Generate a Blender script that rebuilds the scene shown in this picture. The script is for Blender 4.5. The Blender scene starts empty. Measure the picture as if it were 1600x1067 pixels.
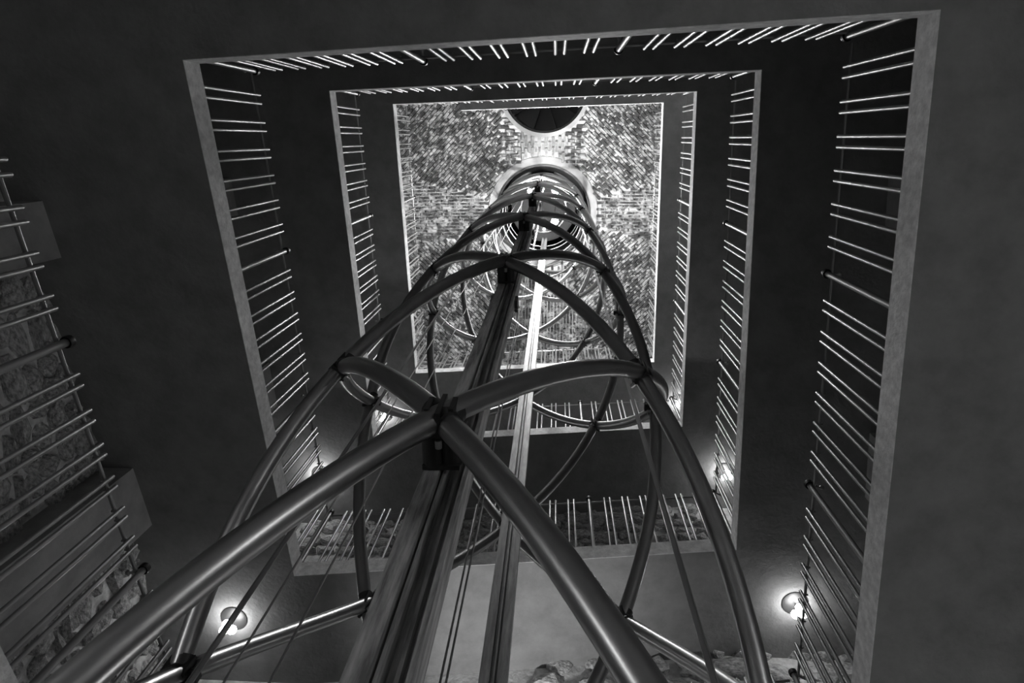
import bpy, bmesh, math, random
import numpy as np
from mathutils import Vector, Matrix
random.seed(7); rng = np.random.default_rng(7)
C = bpy.context.scene.collection
PI = math.pi

# ------------------------------------------------------------------ camera
cam_d = bpy.data.cameras.new('camera'); cam = bpy.data.objects.new('camera', cam_d); C.objects.link(cam)
RT = ((0.99787, 0.012309, 0.06407), (0.007079, 0.955815, -0.293883), (-0.064856, 0.29371, 0.953692))
M = Matrix.Identity(4)
for i in range(3):
    M[i][0] = RT[0][i]; M[i][1] = -RT[1][i]; M[i][2] = -RT[2][i]
cam.matrix_world = M
cam_d.sensor_fit = 'HORIZONTAL'; cam_d.sensor_width = 36; cam_d.lens = 1030.0/1600*36
cam_d.clip_start = 0.02; cam_d.clip_end = 100
bpy.context.scene.camera = cam

# ------------------------------------------------------------------ world, light levels, exposure
SC = bpy.context.scene
SC.view_settings.view_transform = 'Standard'; SC.view_settings.look = 'None'
SC.view_settings.gamma = 1; SC.view_settings.use_curve_mapping = False
SC.view_settings.exposure = 1.0
W = bpy.data.worlds.new('world'); SC.world = W; W.use_nodes = True
W.node_tree.nodes['Background'].inputs[0].default_value = (0.5, 0.5, 0.5, 1)
W.node_tree.nodes['Background'].inputs[1].default_value = 0.02
BULB = 22.0          # emission of the lamp globes on the landings
CAGE_BULB = 800.0    # emission of the lamps at the head of the lift
UPLIGHT = 120.0      # watts of the uplight on the lowest rear ramp
UPL_POS, UPL_AIM = (-0.45, 5.35, 3.42), (-0.35, 5.3, 6.2)
GROUND_FILL = 24.0  # watts of each fill light added out of view in the ground hall

# ------------------------------------------------------------------ materials
def mat(name, base, rough=.6, metal=0., noise=None, bump=None, spec=None, stretch=None):
    """noise=(scale, dark factor, light factor, detail); bump=(scale, strength)"""
    m = bpy.data.materials.new(name); m.use_nodes = True
    nt = m.node_tree; b = nt.nodes['Principled BSDF']
    b.inputs['Roughness'].default_value = rough; b.inputs['Metallic'].default_value = metal
    if spec is not None: b.inputs['Specular IOR Level'].default_value = spec
    g = (base, base, base, 1); b.inputs['Base Color'].default_value = g
    tc = nt.nodes.new('ShaderNodeTexCoord'); vec = tc.outputs['Object']
    if stretch:
        mp = nt.nodes.new('ShaderNodeMapping'); mp.inputs['Scale'].default_value = stretch
        nt.links.new(vec, mp.inputs['Vector']); vec = mp.outputs['Vector']
    if noise:
        n = nt.nodes.new('ShaderNodeTexNoise'); n.inputs['Scale'].default_value = noise[0]
        n.inputs['Detail'].default_value = noise[3]; n.inputs['Roughness'].default_value = .65
        nt.links.new(vec, n.inputs['Vector'])
        r = nt.nodes.new('ShaderNodeValToRGB')
        r.color_ramp.elements[0].position = .35; r.color_ramp.elements[1].position = .68
        r.color_ramp.elements[0].color = (base*noise[1],)*3+(1,); r.color_ramp.elements[1].color = (base*noise[2],)*3+(1,)
        nt.links.new(n.outputs['Fac'], r.inputs['Fac']); nt.links.new(r.outputs['Color'], b.inputs['Base Color'])
    if bump:
        n = nt.nodes.new('ShaderNodeTexNoise'); n.inputs['Scale'].default_value = bump[0]; n.inputs['Detail'].default_value = 6
        nt.links.new(vec, n.inputs['Vector'])
        k = nt.nodes.new('ShaderNodeBump'); k.inputs['Strength'].default_value = bump[1]; k.inputs['Distance'].default_value = .02
        nt.links.new(n.outputs['Fac'], k.inputs['Height']); nt.links.new(k.outputs['Normal'], b.inputs['Normal'])
    return m

def emis(name, s):
    m = bpy.data.materials.new(name); m.use_nodes = True
    nt = m.node_tree; nt.nodes.clear()
    e = nt.nodes.new('ShaderNodeEmission'); o = nt.nodes.new('ShaderNodeOutputMaterial')
    e.inputs['Strength'].default_value = s; nt.links.new(e.outputs[0], o.inputs[0]); return m

def brick_mat(name, dark, light, thr0, thr1, scale):
    """fired brick with irregular smears of lime left on it"""
    m = mat(name, .3, .85)
    nt = m.node_tree; b = nt.nodes['Principled BSDF']
    tc = nt.nodes.new('ShaderNodeTexCoord')
    n = nt.nodes.new('ShaderNodeTexNoise'); n.inputs['Scale'].default_value = scale; n.inputs['Detail'].default_value = 5
    n.inputs['Roughness'].default_value = .6; n.inputs['Distortion'].default_value = .8
    r = nt.nodes.new('ShaderNodeValToRGB'); r.color_ramp.elements[0].position = thr0; r.color_ramp.elements[1].position = thr1
    r.color_ramp.elements[0].color = (dark,)*3+(1,); r.color_ramp.elements[1].color = (light,)*3+(1,)
    n2 = nt.nodes.new('ShaderNodeTexNoise'); n2.inputs['Scale'].default_value = 1.3; n2.inputs['Detail'].default_value = 3
    mr = nt.nodes.new('ShaderNodeMapRange'); mr.inputs[1].default_value = .3; mr.inputs[2].default_value = .7
    mr.inputs[3].default_value = .7; mr.inputs[4].default_value = 1.2
    mx = nt.nodes.new('ShaderNodeVectorMath'); mx.operation = 'SCALE'
    L = nt.links
    L.new(tc.outputs['Object'], n.inputs['Vector']); L.new(tc.outputs['Object'], n2.inputs['Vector'])
    L.new(n.outputs['Fac'], r.inputs['Fac']); L.new(n2.outputs['Fac'], mr.inputs[0])
    L.new(r.outputs['Color'], mx.inputs[0]); L.new(mr.outputs[0], mx.inputs['Scale'])
    L.new(mx.outputs[0], b.inputs['Base Color'])
    k = nt.nodes.new('ShaderNodeBump'); k.inputs['Strength'].default_value = .5; k.inputs['Distance'].default_value = .02
    L.new(n.outputs['Fac'], k.inputs['Height']); L.new(k.outputs['Normal'], b.inputs['Normal'])
    return m

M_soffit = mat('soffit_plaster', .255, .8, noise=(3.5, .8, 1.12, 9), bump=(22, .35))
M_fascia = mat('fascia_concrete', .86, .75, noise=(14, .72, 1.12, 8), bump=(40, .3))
M_plaster = mat('wall_plaster', .42, .85, noise=(3, .75, 1.1, 6), bump=(14, .3))
M_mortar = mat('lime_mortar', .74, .9, noise=(7, .6, 1.2, 8), bump=(16, .8))
M_stone = mat('rubble_stone', .46, .85, noise=(6, .42, 1.6, 7), bump=(14, .9))
M_floor = mat('ground_paving', .25, .7, noise=(4, .8, 1.2, 5), bump=(10, .2))
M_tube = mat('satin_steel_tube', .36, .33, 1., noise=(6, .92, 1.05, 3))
M_rod = mat('brushed_steel_rod', .36, .4, .75)
M_rope = mat('wire_rope', .35, .45, 1.)
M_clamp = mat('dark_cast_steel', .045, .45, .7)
M_rail = mat('greased_rail_steel', .5, .55, .25, noise=(5, .35, 1.25, 6), stretch=(8, 8, .8))
M_railr = mat('rear_rail_steel', .38, .45, .6, noise=(5, .6, 1.2, 6), stretch=(8, 8, .8))
M_dark = mat('dark_metal', .05, .45, .4)
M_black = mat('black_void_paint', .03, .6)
M_ring = mat('ring_plaster', .44, .8, noise=(4, .85, 1.1, 5))
M_chrome = mat('polished_rim', .7, .16, 1.)
M_brick = brick_mat('limewashed_brick', .06, .6, .46, .64, 4.6)
M_panel = brick_mat('pale_panel_brick', .26, .5, .35, .62, 9.)
M_globe = emis('lit_globe', BULB)
M_cageglobe = emis('lit_cage_globe', CAGE_BULB)
M_led = emis('small_led', 30.)

# ------------------------------------------------------------------ mesh helpers
class MB:
    def __init__(s): s.v = []; s.f = []
    def add(s, v, f):
        n = len(s.v); s.v += [tuple(p) for p in v]; s.f += [tuple(i+n for i in q) for q in f]
    def box(s, a, b, R=None, o=(0, 0, 0)):
        v = [(x, y, z) for z in (a[2], b[2]) for y in (a[1], b[1]) for x in (a[0], b[0])]
        if R is not None: v = [tuple(R @ Vector(p)+Vector(o)) for p in v]
        s.add(v, [(0, 2, 3, 1), (4, 5, 7, 6), (0, 1, 5, 4), (2, 6, 7, 3), (1, 3, 7, 5), (0, 4, 6, 2)])
    def tube(s, pts, r, n=12, cap=True, r_list=None):
        pts = [Vector(p) for p in pts]; m = len(pts); rings = []
        t0 = (pts[1]-pts[0]).normalized(); up = Vector((0, 0, 1)) if abs(t0.z) < .9 else Vector((1, 0, 0))
        u = t0.cross(up).normalized(); v = []
        for i, p in enumerate(pts):
            t = (pts[min(i+1, m-1)]-pts[max(i-1, 0)]).normalized()
            u = (u-t*u.dot(t)).normalized(); w = t.cross(u)
            rr = r_list[i] if r_list else r
            v += [p+u*rr*math.cos(2*PI*k/n)+w*rr*math.sin(2*PI*k/n) for k in range(n)]
        f = [(i*n+k, i*n+(k+1) % n, (i+1)*n+(k+1) % n, (i+1)*n+k) for i in range(m-1) for k in range(n)]
        if cap: f += [tuple(range(n-1, -1, -1)), tuple((m-1)*n+k for k in range(n))]
        s.add(v, f)
    def lathe(s, prof, c=(0, 0, 0), n=24, closed=False):
        m = len(prof)
        v = [(c[0]+r*math.cos(2*PI*k/n), c[1]+r*math.sin(2*PI*k/n), c[2]+z) for r, z in prof for k in range(n)]
        f = [(i*n+k, i*n+(k+1) % n, ((i+1) % m)*n+(k+1) % n, ((i+1) % m)*n+k) for i in range(m if closed else m-1) for k in range(n)]
        s.add(v, f)
    def sphere(s, c, r, n=10, m=6):
        s.lathe([(r*math.sin(PI*i/m)+1e-5, -r*math.cos(PI*i/m)) for i in range(m+1)], c, n)
    def mesh(s, name, m, smooth=False):
        me = bpy.data.meshes.new(name); me.from_pydata(s.v, [], s.f); me.materials.append(m)
        bm = bmesh.new(); bm.from_mesh(me); bmesh.ops.recalc_face_normals(bm, faces=bm.faces); bm.to_mesh(me); bm.free()
        if smooth:
            me.polygons.foreach_set('use_smooth', [True]*len(me.polygons))
            try: me.set_sharp_from_angle(angle=math.radians(40))
            except Exception: pass
        return me
    def build(s, name, m, parent=None, smooth=False):
        return put(name, s.mesh(name, m, smooth), parent)
def put(name, me, parent=None, loc=(0, 0, 0), rz=0, scale=None):
    o = bpy.data.objects.new(name, me); C.objects.link(o); o.location = loc; o.rotation_euler = (0, 0, rz)
    if scale: o.scale = scale
    if parent: o.parent = parent
    return o
def thing(name, label, cat, loc=(0, 0, 0), group=None):
    o = bpy.data.objects.new(name, None); C.objects.link(o); o.location = loc; o.empty_display_size = .1
    return tag(o, label, cat, group)
def tag(o, label, cat, group=None):
    o['label'] = label; o['category'] = cat
    if group: o['group'] = group
    return o
def struct(o, label=None):
    o['kind'] = 'structure'
    if label: o['label'] = label
    return o

# ------------------------------------------------------------------ plan of the tower (metres, x right, y towards the rear wall, z up)
XL, XR, YF, YR = -4.53, 3.75, -2.45, 5.93
COR = {'TR': (2.092, -.647), 'TL': (-2.75, -.587), 'BL': (-2.792, 4.485), 'BR': (2.063, 4.467)}
LOOP = 3.25
H = {('TR', 1): 4.118, ('TR', 2): 7.398, ('TR', 3): 10.64, ('TR', 4): 13.851,
     ('TL', 0): 1.86, ('TL', 1): 5.081, ('TL', 2): 8.362, ('TL', 3): 11.623,
     ('BL', 0): 2.63, ('BL', 1): 5.892, ('BL', 2): 9.147, ('BL', 3): 12.33,
     ('BR', 0): 3.47, ('BR', 1): 6.566, ('BR', 2): 9.895, ('BR', 3): 13.11}
TH = .225
OUT = {'left': (-1, 0), 'rear': (0, 1), 'right': (1, 0), 'front': (0, -1)}
def outer(c):      # the outer corner of the landing at c
    return (XL if c[1] == 'L' else XR, YF if c[0] == 'T' else YR)
FL = [('left', 'TL', 0, 'BL', 0), ('rear', 'BL', 0, 'BR', 0)]
for l in (1, 2, 3):
    FL += [('right', 'BR', l-1, 'TR', l), ('front', 'TR', l, 'TL', l), ('left', 'TL', l, 'BL', l), ('rear', 'BL', l, 'BR', l)]
FL += [('right', 'BR', 3, 'TR', 4), ('front', 'TR', 4, 'TL', 4)]
H[('TL', 4)] = 14.83
CUT = (2.092+2.03)/(2.092+2.75)       # the last flight stops here

# ------------------------------------------------------------------ ground floor
mb = MB(); mb.box((XL-.4, YF-.4, -1.85), (XR+.4, YR+.4, -1.6)); struct(mb.build('floor', M_floor))

# ------------------------------------------------------------------ walls
ZT = 18.6
def wall(name, a, b):
    mb = MB(); mb.box(a, b); return struct(mb.build(name, M_mortar))
w_left = wall('wall_left', (XL-.4, YF-.4, -1.6), (XL, YR+.4, ZT))
w_right = wall('wall_right', (XR, YF-.4, -1.6), (XR+.4, YR+.4, ZT))
w_front = wall('wall_front', (XL, YF-.4, -1.6), (XR, YF, ZT))
w_rear = wall('wall_rear', (XL, YR, -1.6), (XR, YR+.4, ZT))
PIL = [(.44, .92), (3.1, 3.82)]
for w, x0, x1 in ((w_left, XL-.02, XL+.33), (w_right, XR-.33, XR+.02)):
    for y0, y1 in PIL:
        mb = MB(); mb.box((x0, y0, -1.6), (x1, y1, 15.)); mb.build('pilaster', M_plaster, w)

# rubble stones, each its own piece, sharing a few meshes
def stone_mesh(i):
    bm = bmesh.new(); bmesh.ops.create_icosphere(bm, subdivisions=2 if i < 4 else 1, radius=1)
    r = random.Random(i); ph = [r.uniform(0, 6) for _ in range(6)]
    for v in bm.verts:
        c = v.co.copy()
        k = max(abs(c.x), abs(c.y), abs(c.z)); c = c.lerp(c/k, .5)
        d = 1+.13*math.sin(3*c.x+ph[0])+.11*math.sin(4*c.y+ph[1])+.1*math.sin(5*c.z+ph[2])
        v.co = c*d*.52+Vector((r.uniform(-.03, .03), r.uniform(-.03, .03), r.uniform(-.03, .03)))
    me = bpy.data.meshes.new('stone'); bm.to_mesh(me); bm.free(); me.materials.append(M_stone); return me
STONES = [stone_mesh(i) for i in range(10)]
def rubble(parent, axis, pos, u0, u1, z0, z1, skip=(), limit=300, size=1.):
    z = z0; n = 0; sgn = 1 if pos < 0 else -1
    while z < z1 and n < limit:
        h = random.uniform(.13, .27)*size; u = u0+random.uniform(-.2, 0)
        while u < u1 and n < limit:
            w = random.uniform(.16, .44)*size
            if random.random() < .12: u += random.uniform(.05, .12)
            uc = u+w/2; zc = z+h/2+random.uniform(-.03, .03)
            if not any(a-.02 < uc < b+.02 for a, b in skip):
                o = bpy.data.objects.new('stone', random.choice(STONES)); C.objects.link(o); o.parent = parent
                d = random.uniform(.14, .22)
                rot = random.uniform(-.25, .25)
                if axis == 'x':
                    o.location = (pos, uc, zc); o.scale = (d, w*.93, h*.93); o.rotation_euler = (rot, 0, 0)
                else:
                    o.location = (uc, pos, zc); o.scale = (w*.95, d, h*.95); o.rotation_euler = (0, rot, 0)
                n += 1
            u += w+random.uniform(.0, .03)
        z += h+random.uniform(-.01, .02)
rubble(w_left, 'x', XL, .0, YR, 3.0, 5.95, PIL)
rubble(w_rear, 'y', YR, -3.9, 2.4, 8.3, 9.95, limit=190)
rubble(w_rear, 'y', YR, -.2, XR, 5.0, 6.75, limit=105, size=1.25)
rubble(w_right, 'x', XR, -.6, YR, 5.0, 7.3, PIL, limit=150, size=1.25)

# ------------------------------------------------------------------ ramp flights that wind up around the shaft
WORD = {0: 'lowest', 1: 'first', 2: 'second', 3: 'third', 4: 'topmost'}
def prism(mb, P, th):
    n = len(P); v = [p for p in P]+[(x, y, z+th) for x, y, z in P]
    mb.add(v, [tuple(range(n)), tuple(range(2*n-1, n-1, -1))]+[(i, (i+1) % n, n+(i+1) % n, n+i) for i in range(n)])
for side, a, la, b, lb in FL:
    A, B = COR[a], COR[b]; za, zb = H[(a, la)], H[(b, lb)]
    last = (side == 'front' and la == 4)
    if last:
        B = (A[0]+(B[0]-A[0])*CUT, A[1]+(B[1]-A[1])*CUT); zb = za+(zb-za)*CUT
    ox, oy = OUT[side]
    def out(p): return ((XL if ox < 0 else XR), p[1]) if ox else (p[0], (YF if oy < 0 else YR))
    Ao, Bo = out(A), out(B)
    mb = MB()
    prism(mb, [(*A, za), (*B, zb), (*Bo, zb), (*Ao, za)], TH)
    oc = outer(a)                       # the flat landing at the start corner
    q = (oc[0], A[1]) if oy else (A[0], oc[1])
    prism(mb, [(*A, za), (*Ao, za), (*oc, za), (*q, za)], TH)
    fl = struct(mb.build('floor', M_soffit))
    me = fl.data; run = Vector((B[0]-A[0], B[1]-A[1], 0)); ml = (zb-za)/run.length; run.normalize()
    ip = [i for i, q_ in enumerate(FL) if q_[3:] == (a, la)]
    nin = Vector((0, 0, -1))
    if ip:
        pa = FL[ip[0]]; d0 = Vector((COR[a][0]-COR[pa[1]][0], COR[a][1]-COR[pa[1]][1], 0))
        m0 = (za-H[(pa[1], pa[2])])/d0.length; nin = (d0.normalized()*m0*.5-Vector((0, 0, 1))).normalized()
    nrun = (run*ml*.5-Vector((0, 0, 1))).normalized(); NN = []
    def near(v, p_): return abs(v.x-p_[0]) < .01 and abs(v.y-p_[1]) < .01
    for pl in me.polygons:
        for li in pl.loop_indices:
            v = me.vertices[me.loops[li].vertex_index].co; n = pl.normal.copy()
            if n.z < -.9:
                if near(v, oc): n = Vector((0, 0, -1))
                elif near(v, q): n = nin
                elif near(v, A) and pl.center.z < za+1e-4 and near(pl.center, ((A[0]+oc[0])/2, (A[1]+oc[1])/2)): n = (nrun+nin).normalized()
                else: n = nrun
            NN.append(n)
    me.polygons.foreach_set('use_smooth', [True]*len(me.polygons)); me.normals_split_custom_set(NN)
    # fascia: a thin strip proud of the slab edge, overlapping it 6 mm below
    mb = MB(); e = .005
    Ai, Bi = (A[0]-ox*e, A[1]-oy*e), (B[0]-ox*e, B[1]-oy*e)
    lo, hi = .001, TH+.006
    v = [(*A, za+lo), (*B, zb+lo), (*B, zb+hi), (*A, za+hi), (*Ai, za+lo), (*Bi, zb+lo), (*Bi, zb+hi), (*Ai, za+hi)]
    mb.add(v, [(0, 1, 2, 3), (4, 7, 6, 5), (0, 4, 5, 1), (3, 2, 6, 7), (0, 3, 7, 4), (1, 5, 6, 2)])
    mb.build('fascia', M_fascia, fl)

# ------------------------------------------------------------------ balustrades
HB = 1.13
def baluster_mesh():
    mb = MB(); r = .0148
    mb.tube([(0, 0, 0), (0, 0, HB-.012), (0, 0, HB-.003), (0, 0, HB)], r, 10, r_list=[r, r, r*.8, r*.35])
    mb.tube([(0, 0, HB-.055), (0, .035, HB-.055)], .0055, 6)
    mb.sphere((0, .042, HB-.055), .010, 8, 4)
    return mb.mesh('baluster', M_rod, True)
def post_meshes():
    p = MB(); p.tube([(0, 0, 0), (0, 0, HB-.02)], .024, 14); p.lathe([(.0, .012), (.045, .012), (.045, 0)], (0, 0, 0), 14)
    c = MB(); c.lathe([(.026, -.016), (.036, -.022), (.038, .0), (.036, .018), (.026, .016)], (0, 0, HB), 14, True)
    c.lathe([(.0, .0), (.026, .0), (.02, .02), (0, .026)], (0, 0, HB+.01), 14)
    a = MB(); a.tube([(0, .03, HB-.01), (0, .06, HB-.05), (0, .075, HB-.055)], .011, 8); a.sphere((0, .085, HB-.05), .02, 10, 6)
    return p.mesh('post', M_rod, True), c.mesh('post_collar', M_clamp, True), a.mesh('rail_bracket', M_rod, True)
BAL = baluster_mesh(); POST, COLLAR, ARM = post_meshes()
SIDE_TXT = {'left': 'left', 'right': 'right', 'front': 'upper', 'rear': 'lower'}
RANK = {('left', 0): 'at far left before the rough stone wall',
        ('rear', 0): 'at the bottom edge, only its top rod and tips in view',
        ('right', 1): 'along the right side, largest and nearest there',
        ('front', 1): 'along the top, outermost and longest of its side',
        ('left', 1): 'on the left inside the outermost pale edge',
        ('rear', 1): 'along the bottom of the widest square opening',
        ('right', 2): 'on the right of the second square opening',
        ('front', 2): 'along the top of the second square opening',
        ('left', 2): 'on the left of the second square opening',
        ('rear', 2): 'along the bottom of the second square opening',
        ('right', 3): 'on the right of the third square opening',
        ('front', 3): 'along the top of the third square opening',
        ('left', 3): 'on the left directly before the brick vault',
        ('rear', 3): 'along the bottom directly before the brick vault',
        ('right', 4): 'on the right directly before the brick vault',
        ('front', 4): 'on the short top flight under the dark round hole'}
for side, a, la, b, lb in FL:
    A, B = Vector(COR[a]), Vector(COR[b]); za, zb = H[(a, la)]+TH, H[(b, lb)]+TH
    last = (side == 'front' and la == 4)
    o2 = Vector(OUT[side]); d = .045
    # run of the railing: set back from the edge, mitred at both corners
    def setback(c, p): 
        return Vector((p.x+(-d if c[1] == 'L' else d), p.y+(-d if c[0] == 'T' else d)))
    A2, B2 = setback(a, A), setback(b, B)
    lev = lb if side == 'right' else la
    root = thing('balustrade', 'steel rod balustrade '+RANK[(side, lev)], 'railing', (A2.x, A2.y, za), 'balustrades around the shaft')
    rz = math.atan2(o2.y, o2.x)-PI/2
    end = CUT if last else 1.
    def at(t): p = A2.lerp(B2, t); return (p.x-A2.x, p.y-A2.y, (zb-za)*t)
    for bay in range(3):
        t0 = bay/3
        if t0 > end: continue
        po = put('post', POST, root, at(t0), rz)
        put('post_collar', COLLAR, po); put('rail_bracket', ARM, po)
        for i in range(1, 7):
            for s in (-1, 1):
                t = t0+(i+s*.155)/21
                if t < end: put('baluster', BAL, root, at(t), rz)
    if last:
        po = put('post', POST, root, at(end-.004), rz); put('post_collar', COLLAR, po); put('rail_bracket', ARM, po)
    mb = MB(); p0, p1 = Vector(at(0)), Vector(at(end))
    off = Vector((o2.x*.024, o2.y*.024, HB-.055)); dd = (p1-p0).normalized()*.05; mb.tube([p0+off+dd*.2, p1+off-dd], .0125, 8)
    mb.build('handrail', M_rope, root, True)

# ------------------------------------------------------------------ landing lamps: base plate, stem and a cluster of small globes
def lamp_meshes():
    b = MB(); b.lathe([(.0, 0), (.15, 0), (.15, -.008), (.135, -.014), (0.0, -.016)], (0, 0, 0), 28)
    s = MB(); s.tube([(0, 0, -.03), (0, 0, -.12)], .012, 8)
    for k in range(3):
        an = 2*PI*k/3; s.tube([(0, 0, -.11), (.03*math.cos(an), .03*math.sin(an), -.13)], .007, 6)
    g = MB(); g.sphere((0, 0, 0), .05, 10, 6)
    return b.mesh('base_plate', M_dark, True), s.mesh('stem', M_dark, True), g.mesh('globe', M_globe, True)
LB, LS, LG = lamp_meshes()
LAMPS = [('BL', 1, 'lit cluster lamp under the landing at lower left, largest of the left ones'),
         ('BL', 2, 'lit cluster lamp half hidden behind the wide steel tube on the left'),
         ('BL', 3, 'lit cluster lamp at the lower left corner of the second opening'),
         ('BR', 1, 'lit cluster lamp at lower right, behind the nearest right balustrade rods'),
         ('BR', 2, 'lit cluster lamp on the right between the large and second openings'),
         ('BR', 3, 'lit cluster lamp at the lower right corner of the second opening'),
         ('BL', 0, 'lit cluster lamp under the lowest left landing, below the frame'),
         ('BR', 0, 'lit cluster lamp under the lowest right landing, below the frame'),
         ('TR', 4, 'lit cluster lamp hidden beneath the topmost right landing')]
LXY = {('BL', 1): (-3.54, 5.06), ('BL', 2): (-3.68, 5.04), ('BL', 3): (-3.47, 5.39), ('BR', 1): (2.78, 5.15), ('BR', 2): (2.79, 5.24), ('BR', 3): (2.61, 5.32),
       'BL': (-3.56, 5.1), 'BR': (2.77, 5.13), ('TL', 1): (-3.85, -1.95), 'TL': (-3.5, -1.45), 'TR': (2.8, -1.5)}
for c, l, label in LAMPS:
    x, y = LXY.get((c, l)) or LXY[c]
    t = thing('ceiling_lamp', label, 'lamp', (x, y, H[(c, l)]), 'cluster lamps under the landings')
    put('base_plate', LB, t); put('stem', LS, t)
    for k in range(3):
        an = 2*PI*k/3+.5; put('globe', LG, t, (.05*math.cos(an), .05*math.sin(an), -.15-.012*(k == 1)))

# ------------------------------------------------------------------ lattice lift shaft
LX, LY, LR = -.348, 1.920, 1.093
Z0, ZS = 1.8796, 2.7648
DAZ = (.0047, -.001, .0402, -.0027, -.0222, -.0192, .0044, -.0043)
DZ = (-.0055, -.0243, .0899, .029, .0125, -.0073, -.0448, -.0496)
cage = thing('lift_shaft_cage', 'tall round lattice lift shaft of crossing curved steel tubes', 'lift shaft', (LX, LY, -1.6))
OFF = Vector((LX, LY, -1.6))
def az(j): return PI+j*PI/4-.0036+DAZ[j % 8]
def nz(j, k2): return Z0+k2*ZS/2+DZ[j % 8]       # k2 counts half levels, same parity as j
def cyl(a, z, r=LR): return Vector((LX+r*math.sin(a), LY+r*math.cos(a), z))
TR = .041; ZMAX = 18.0; ZMIN = -1.58
KMIN, KMAX = -3, 12
for k2 in range(KMIN, KMAX):
    for j in range(8):
        if (j+k2) % 2: continue
        for s in (-1, 1):
            a0 = PI+j*PI/4-.0036+DAZ[j]; jn = (j+s) % 8
            a1 = PI+(j+s)*PI/4-.0036+DAZ[jn]
            z0, z1 = nz(j, k2), nz(jn, k2+1)
            pts = []
            for i in range(17):
                t = i/16; a = a0+(a1-a0)*t; z = z0+(z1-z0)*t
                if ZMIN < z < ZMAX: pts.append(cyl(a, z, LR-.006*s)-OFF)
            if len(pts) < 3: continue
            mb = MB(); mb.tube(pts, TR, 16); mb.build('tube', M_tube, cage, True)
# clamps where the tubes cross
slope = math.atan2(ZS/2, LR*PI/4)
def clamp_meshes():
    c = MB(); f = MB(); b = MB()
    for s in (-1, 1):
        d = Vector((s*math.cos(slope), 0, math.sin(slope)))
        for e in (-1, 1):
            c.tube([d*(.02*e), d*(.066*e)], TR+.003, 16)
    R = Matrix.Identity(3)
    for s in (-1, 1):                       # clamping fins at the sides and above / below the crossing
        f.box((s*.03, -.05, -.05), (s*.045, .05, .05)) if s > 0 else f.box((-.045, -.05, -.05), (-.03, .05, .05))
    f.box((-.008, -.048, -.08), (.008, .048, .08))
    b.tube([(0, -.04, 0), (0, -.066, 0)], .011, 8)
    h = MB(); h.tube([(-.026, -.02, -.01), (-.026, -.15, -.01)], .034, 14); h.tube([(.03, -.02, -.02), (.03, -.15, -.02)], .034, 14)
    h.box((-.055, -.155, -.05), (.06, -.14, .04))
    return c.mesh('clamp', M_clamp, True), f.mesh('clamp_plate', M_clamp), b.mesh('bolt', M_rod, True), h.mesh('strut', M_clamp, True)
CL, CF, CB, CH = clamp_meshes()
for k2 in range(KMIN+1, KMAX):
    for j in range(8):
        if (j+k2) % 2: continue
        z = nz(j, k2)
        if z > ZMAX-.2 or z < ZMIN: continue
        p = cyl(az(j), z)-OFF
        o = put('clamp', CL, cage, p, -az(j)); put('clamp_plate', CF, o); put('bolt', CB, o, (0, 0, .078)); put('bolt', CB, o, (0, 0, -.078))
        if j == 0: put('strut', CH, o)
        elif j == 4: put('strut', CH, o, scale=(.7, .85, .7))
        elif j in (2, 6): put('strut', CH, o, scale=(.45, .5, .45))
# front column: a channel with a guide blade, on the near side inside the cage
zt = 19.6+1.6
def column(name, prof_boxes, cx, cy, m):
    mb = MB()
    for x0, y0, x1, y1 in prof_boxes: mb.box((cx+x0-LX, cy+y0-LY, 0), (cx+x1-LX, cy+y1-LY, zt))
    return mb.build(name, m, cage)
fc = column('front_column', [(-.07, .03, .07, .045), (-.07, -.045, -.02, .03), (-.012, -.03, -.004, .03), (.056, -.045, .07, .03), (.02, -.0, .03, .03)], LX+.012, 1.03, M_rail)
rc = column('rear_column', [(-.075, .03, .075, .045), (-.075, -.03, -.02, .03), (.02, -.03, .075, .03), (-.006, -.01, .006, .03)], LX+.035, 2.745, M_railr)
g1 = column('guide_rail', [(-.012, -.008, -.008, .008), (-.008, -.0025, .012, .0025)], LX-.985, 1.90, M_rod)
g2 = column('guide_rail', [(.009, -.01, .014, .01), (-.014, -.003, .009, .003)], LX+.955, 1.96, M_rod)
mbk = MB(); mbk.box((-.09, -.02, -.07), (-.05, .03, .07)); mbk.box((.05, -.02, -.07), (.09, .03, .07))
mbk.box((-.09, .046, -.05), (.09, .06, .05)); KM = mbk.mesh('joint_plate', M_clamp)
for i in range(5):
    put('joint_plate', KM, cage, (.012, 1.03-LY, 2.45+i*3.4))
# hoops around the head of the shaft
for i, z in enumerate((14.3, 15.7, 17.0, 18.05, 18.75)):
    mb = MB(); rr = LR-.075
    mb.tube([(rr*math.cos(2*PI*k/48), rr*math.sin(2*PI*k/48), z+1.6) for k in range(49)], .017, 8, cap=False)
    mb.build('hoop', M_tube, cage, True)
# wire ropes
for (x, y), lab in (((-.372, 1.72), 'thin wire rope in the middle of the lift shaft, left of a pair'),
                    ((-.355, 1.735), 'thin wire rope in the middle of the lift shaft, right of a pair'),
                    ((-1.03, 1.62), 'thin wire rope hanging left of the dark front column, outer one'),
                    ((-.82, 1.50), 'thin wire rope hanging left of the dark front column, inner one')):
    mb = MB(); mb.tube([(0, 0, 0), (0, 0, 21.05)], .0045, 6); o = mb.build('wire_rope', M_rope, None, True)
    o.location = (x, y, -1.6); tag(o, lab, 'cable')
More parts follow.
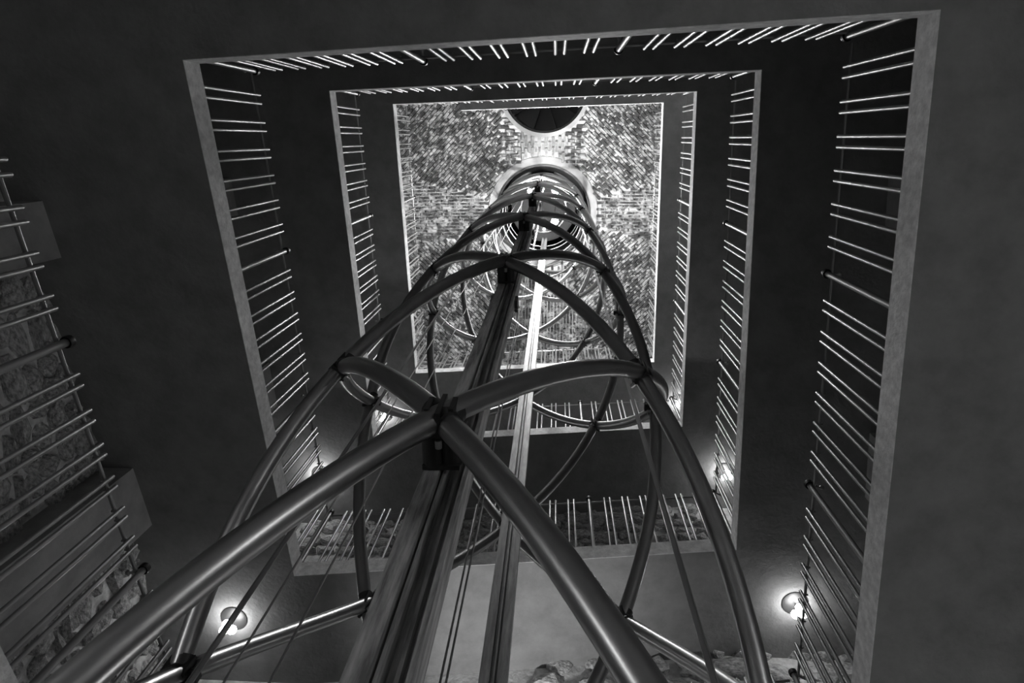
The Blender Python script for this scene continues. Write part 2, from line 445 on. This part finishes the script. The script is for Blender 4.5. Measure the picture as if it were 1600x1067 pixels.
# lift car parked at the head of the shaft, seen from below
ZC = 18.95
car = thing('lift_car', 'dark round underside of the lift car at the head of the shaft', 'lift car', (LX, LY, ZC))
mb = MB(); mb.lathe([(0.001, .03), (.74, .03), (.82, .0), (.90, .0), (.92, .05), (.92, 1.3), (0.001, 1.3)], (0, 0, 0), 40); mb.build('car_body', M_black, car, True)
mb = MB(); mb.lathe([(.60, 0), (.62, -.03), (.66, -.03), (.68, 0)], (0, 0, .03), 40); mb.build('skirt_ring', M_tube, car, True)
mb = MB(); mb.sphere((.02, .55, -.01), .03); mb.build('indicator_light', M_led, car)
for y0 in (-.45, .32):
    mb = MB(); mb.box((-.32, y0, -.10), (.32, y0+.07, .03)); mb.build('crossbeam', M_clamp, car)
# lamps at the head of the cage
for (x, y, z, r), lab in (((-.01, 1.155, 15.6, .085), 'brilliant bulb at the lift head, upper right of three'),
                          ((-.02, 1.855, 15.6, .085), 'brilliant bulb at the lift head, lower right of three'),
                          ((-.605, 1.155, 15.6, .05), 'smaller bright bulb at the lift head, upper left of three')):
    t = thing('shaft_lamp', lab, 'lamp', (x, y, z))
    mb = MB(); mb.sphere((0, 0, 0), r, 12, 8); mb.build('bulb', M_cageglobe, t, True)
    mb = MB(); mb.lathe([(.001, r*.9+.09), (r*.6, r*.9+.09), (r*.6, r*.9-.01), (.001, r*.9-.01)], (0, 0, 0), 12); mb.build('socket', M_dark, t, True)
    mb = MB(); mb.tube([(0, 0, r*.9+.08), (0, 0, ZC-z-.02)], .008, 6); mb.build('cord', M_dark, t)

# ------------------------------------------------------------------ brick vault with two round openings
HX, HY, HR = -.30, -1.19, 1.0
CR = 1.27
def vz(x, y): return 18.12-.035*((x-LX)**2+(y-LY)**2)*np.ones_like(x)
def holes(x, y, m): return (np.hypot(x-LX, y-LY) < CR+m) | (np.hypot(x-HX, y-HY) < HR+m)
N = 110
gx = np.linspace(XL-.1, XR+.1, N+1); gy = np.linspace(YF-.1, YR+.1, N+1)
X, Y = np.meshgrid(gx, gy); Z = vz(X, Y)+.03
mb = MB(); mb.v = [tuple(p) for p in np.stack([X, Y, Z], -1).reshape(-1, 3)]
cxs = (X[:-1, :-1]+X[1:, 1:])/2; cys = (Y[:-1, :-1]+Y[1:, 1:])/2; keep = ~holes(cxs, cys, .06)
mb.f = [(r*(N+1)+c, r*(N+1)+c+1, (r+1)*(N+1)+c+1, (r+1)*(N+1)+c) for r in range(N) for c in range(N) if keep[r, c]]
vault = struct(mb.build('ceiling', M_mortar, None, True))
V, F, VP, FP = [], [], [], []
def brick(x, y, ang, l, w, pale=False):
    ca, sa = math.cos(ang), math.sin(ang); pr = random.uniform(.0, .03)
    l *= random.uniform(.9, 1.); w *= random.uniform(.82, 1.05); ang2 = random.uniform(-.04, .04)
    ca, sa = math.cos(ang+ang2), math.sin(ang+ang2)
    vv, ff = (VP, FP) if pale else (V, F)
    n = len(vv)
    for dz in (.04, -.02-pr):
        k = 1. if dz > 0 else .93
        for a, b in ((-1, -1), (1, -1), (1, 1), (-1, 1)):
            px = x+(a*l*ca-b*w*sa)*.5*k; py = y+(a*l*sa+b*w*ca)*.5*k
            vv.append((px, py, float(vz(px, py))+dz))
    ff.extend([(n+4, n+5, n+6, n+7), (n, n+1, n+5, n+4), (n+1, n+2, n+6, n+5), (n+2, n+3, n+7, n+6), (n+3, n, n+4, n+7)])
PX0, PX1 = -.98, .30; PY0, PY1 = -.45, .75          # panel of upright bricks between the openings
def zone(x, y):
    dx, dy = x-LX, y-LY
    if PX0 < x < PX1 and PY0 < y < PY1: return 'panel'
    if (PX0-.42 < x <= PX0 or PX1 <= x < PX1+.42) and YF < y < .62: return 'border'
    if abs(dy) < .26*abs(dx): return 'h'
    if dy > 0 and abs(dx) < .42*dy: return 'v'
    return 'd+' if dx*dy > 0 else 'd-'
ZANG = {'panel': PI/2, 'border': 0., 'h': 0., 'v': PI/2, 'd+': -PI/4, 'd-': PI/4}
for zn, ang in ZANG.items():
    ca, sa = math.cos(ang), math.sin(ang)
    L, Wd = (.27, .072)
    for r in range(-100, 101):
        for c in range(-30, 31):
            u = (c+.5*(r % 2))*(L+.015)+random.uniform(-.015, .015); w = r*(Wd+.016)
            x = LX+u*ca-w*sa; y = LY+u*sa+w*ca
            if not (XL < x < XR and YF < y < YR): continue
            if zone(x, y) != zn: continue
            if math.hypot(x-LX, y-LY) < CR+.22 or math.hypot(x-HX, y-HY) < HR+.2: continue
            brick(x, y, ang, L, Wd, zn == 'panel')
for nm, vv, ff, m in (('brick', V, F, M_brick), ('panel_brick', VP, FP, M_panel)):
    me = bpy.data.meshes.new(nm); me.from_pydata(vv, [], ff); me.materials.append(m)
    o = put(nm, me, vault); o['kind'] = 'stuff'
# upper rear and left walls: brick courses below the vault
for nm, par, ax in (('brick', w_rear, 'y'), ('brick', w_left, 'x')):
    vv, ff = [], []
    rows = 26
    for r in range(rows):
        zc = 15.3+r*.088
        u = (XL if ax == 'y' else YF)+random.uniform(0, .2); u1 = XR if ax == 'y' else YR
        while u < u1-.3:
            l = random.uniform(.22, .29); pr = random.uniform(.015, .04); n = len(vv)
            pts = [(u, zc), (u+l, zc), (u+l, zc+.07), (u, zc+.07)]
            for d in (-.03, pr):
                for a, z in pts: vv.append((a, YR-d, z) if ax == 'y' else (XL+d, a, z))
            ff += [(n+4, n+5, n+6, n+7), (n, n+1, n+5, n+4), (n+1, n+2, n+6, n+5), (n+2, n+3, n+7, n+6), (n+3, n, n+4, n+7)]
            u += l+.015
    me = bpy.data.meshes.new(nm); me.from_pydata(vv, [], ff); me.materials.append(M_brick)
    o = put(nm, me, par); o['kind'] = 'stuff'
# plaster collars and linings of the openings
zl = float(vz(LX+CR, LY)); zh = float(vz(np.array(HX), np.array(HY)))
mb = MB(); mb.lathe([(CR, .12), (CR, -.03), (CR+.20, -.03), (CR+.20, .12)], (LX, LY, zl), 72, True); mb.build('plaster_ring', M_ring, vault, True)
mb = MB(); mb.lathe([(CR-.05, .0), (CR-.05, -.07), (CR+.0, -.07), (CR+.0, .0)], (LX, LY, zl), 72, True); mb.build('dark_rim', M_dark, vault, True)
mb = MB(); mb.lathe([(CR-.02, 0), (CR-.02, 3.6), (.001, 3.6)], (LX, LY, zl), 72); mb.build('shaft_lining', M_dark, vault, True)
mb = MB(); mb.lathe([(HR+.06, .14), (HR+.06, -.16), (HR+.16, -.16), (HR+.16, .14)], (HX, HY, zh), 64, True); mb.build('plaster_ring', M_ring, vault, True)
mb = MB(); mb.lathe([(HR+.0, .10), (HR+.0, -.06), (HR+.06, -.14), (HR+.06, .10)], (HX, HY, zh), 64, True); mb.build('polished_rim', M_chrome, vault, True)
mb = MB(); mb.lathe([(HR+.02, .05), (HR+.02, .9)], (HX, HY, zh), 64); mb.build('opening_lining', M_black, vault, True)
mb = MB()
for k in range(10):                                     # dark boarded gores closing the opening
    a0, a1 = 2*PI*k/10, 2*PI*(k+1)/10
    q = [(HX+1.02*math.cos(a0), HY+1.02*math.sin(a0), zh+.8), (HX+1.02*math.cos(a1), HY+1.02*math.sin(a1), zh+.95), (HX, HY, zh+1.5), (HX, HY, zh+1.6)]
    mb.add(q, [(0, 1, 2), (1, 3, 2), (0, 1, 3), (0, 3, 2)])
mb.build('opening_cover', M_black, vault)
mb = MB(); mb.box((XL-.4, YF-.4, 22.0), (XR+.4, YR+.4, 22.2)); struct(mb.build('ceiling', M_plaster))

# ------------------------------------------------------------------ floor uplight on the ground floor
t = thing('floor_uplight', 'round floor uplight on the lowest rear ramp, below the frame', 'lamp', (UPL_POS[0], UPL_POS[1], UPL_POS[2]-.14))
mb = MB(); mb.lathe([(.001, 0), (.11, 0), (.11, .12), (.10, .12), (.09, .05), (.001, .05)], (0, 0, 0), 24); mb.build('housing', M_dark, t, True)
sd = bpy.data.lights.new('uplight', 'SPOT'); sd.energy = UPLIGHT; sd.spot_size = math.radians(86); sd.spot_blend = .95; sd.shadow_soft_size = .07
so = bpy.data.objects.new('uplight', sd); C.objects.link(so); so.location = UPL_POS
so.rotation_euler = (Vector(UPL_AIM)-Vector(UPL_POS)).to_track_quat('-Z', 'Y').to_euler()
# unseen fill lights added in the ground hall to brighten the soffits
for (x, y), lab in (((-4.3, -1.6), 'added fill light of the ground hall at the left, below the frame'), ((3.5, -1.6), 'added fill light of the ground hall at the right, below the frame'),
                    ((3.5, 5.4), 'added fill light in the right rear corner of the hall, below the frame')):
    t = thing('hall_fill_light', lab, 'lamp', (x, y, .5), 'added fill lights of the ground hall')
    sx = -1 if x < 0 else 1
    mb = MB(); mb.box((sx*.1, -.06, -.1), (sx*.25, .06, .1)); mb.build('bracket', M_dark, t)
    mb = MB(); mb.lathe([(.001, .13), (.13, .13), (.13, .11), (.001, .11)], (0, 0, 0), 16); mb.build('cap', M_dark, t)
    ld = bpy.data.lights.new('hall_fill', 'POINT'); ld.energy = GROUND_FILL; ld.shadow_soft_size = .09
    lo = bpy.data.objects.new('hall_fill', ld); C.objects.link(lo); lo.location = (x, y, .5)
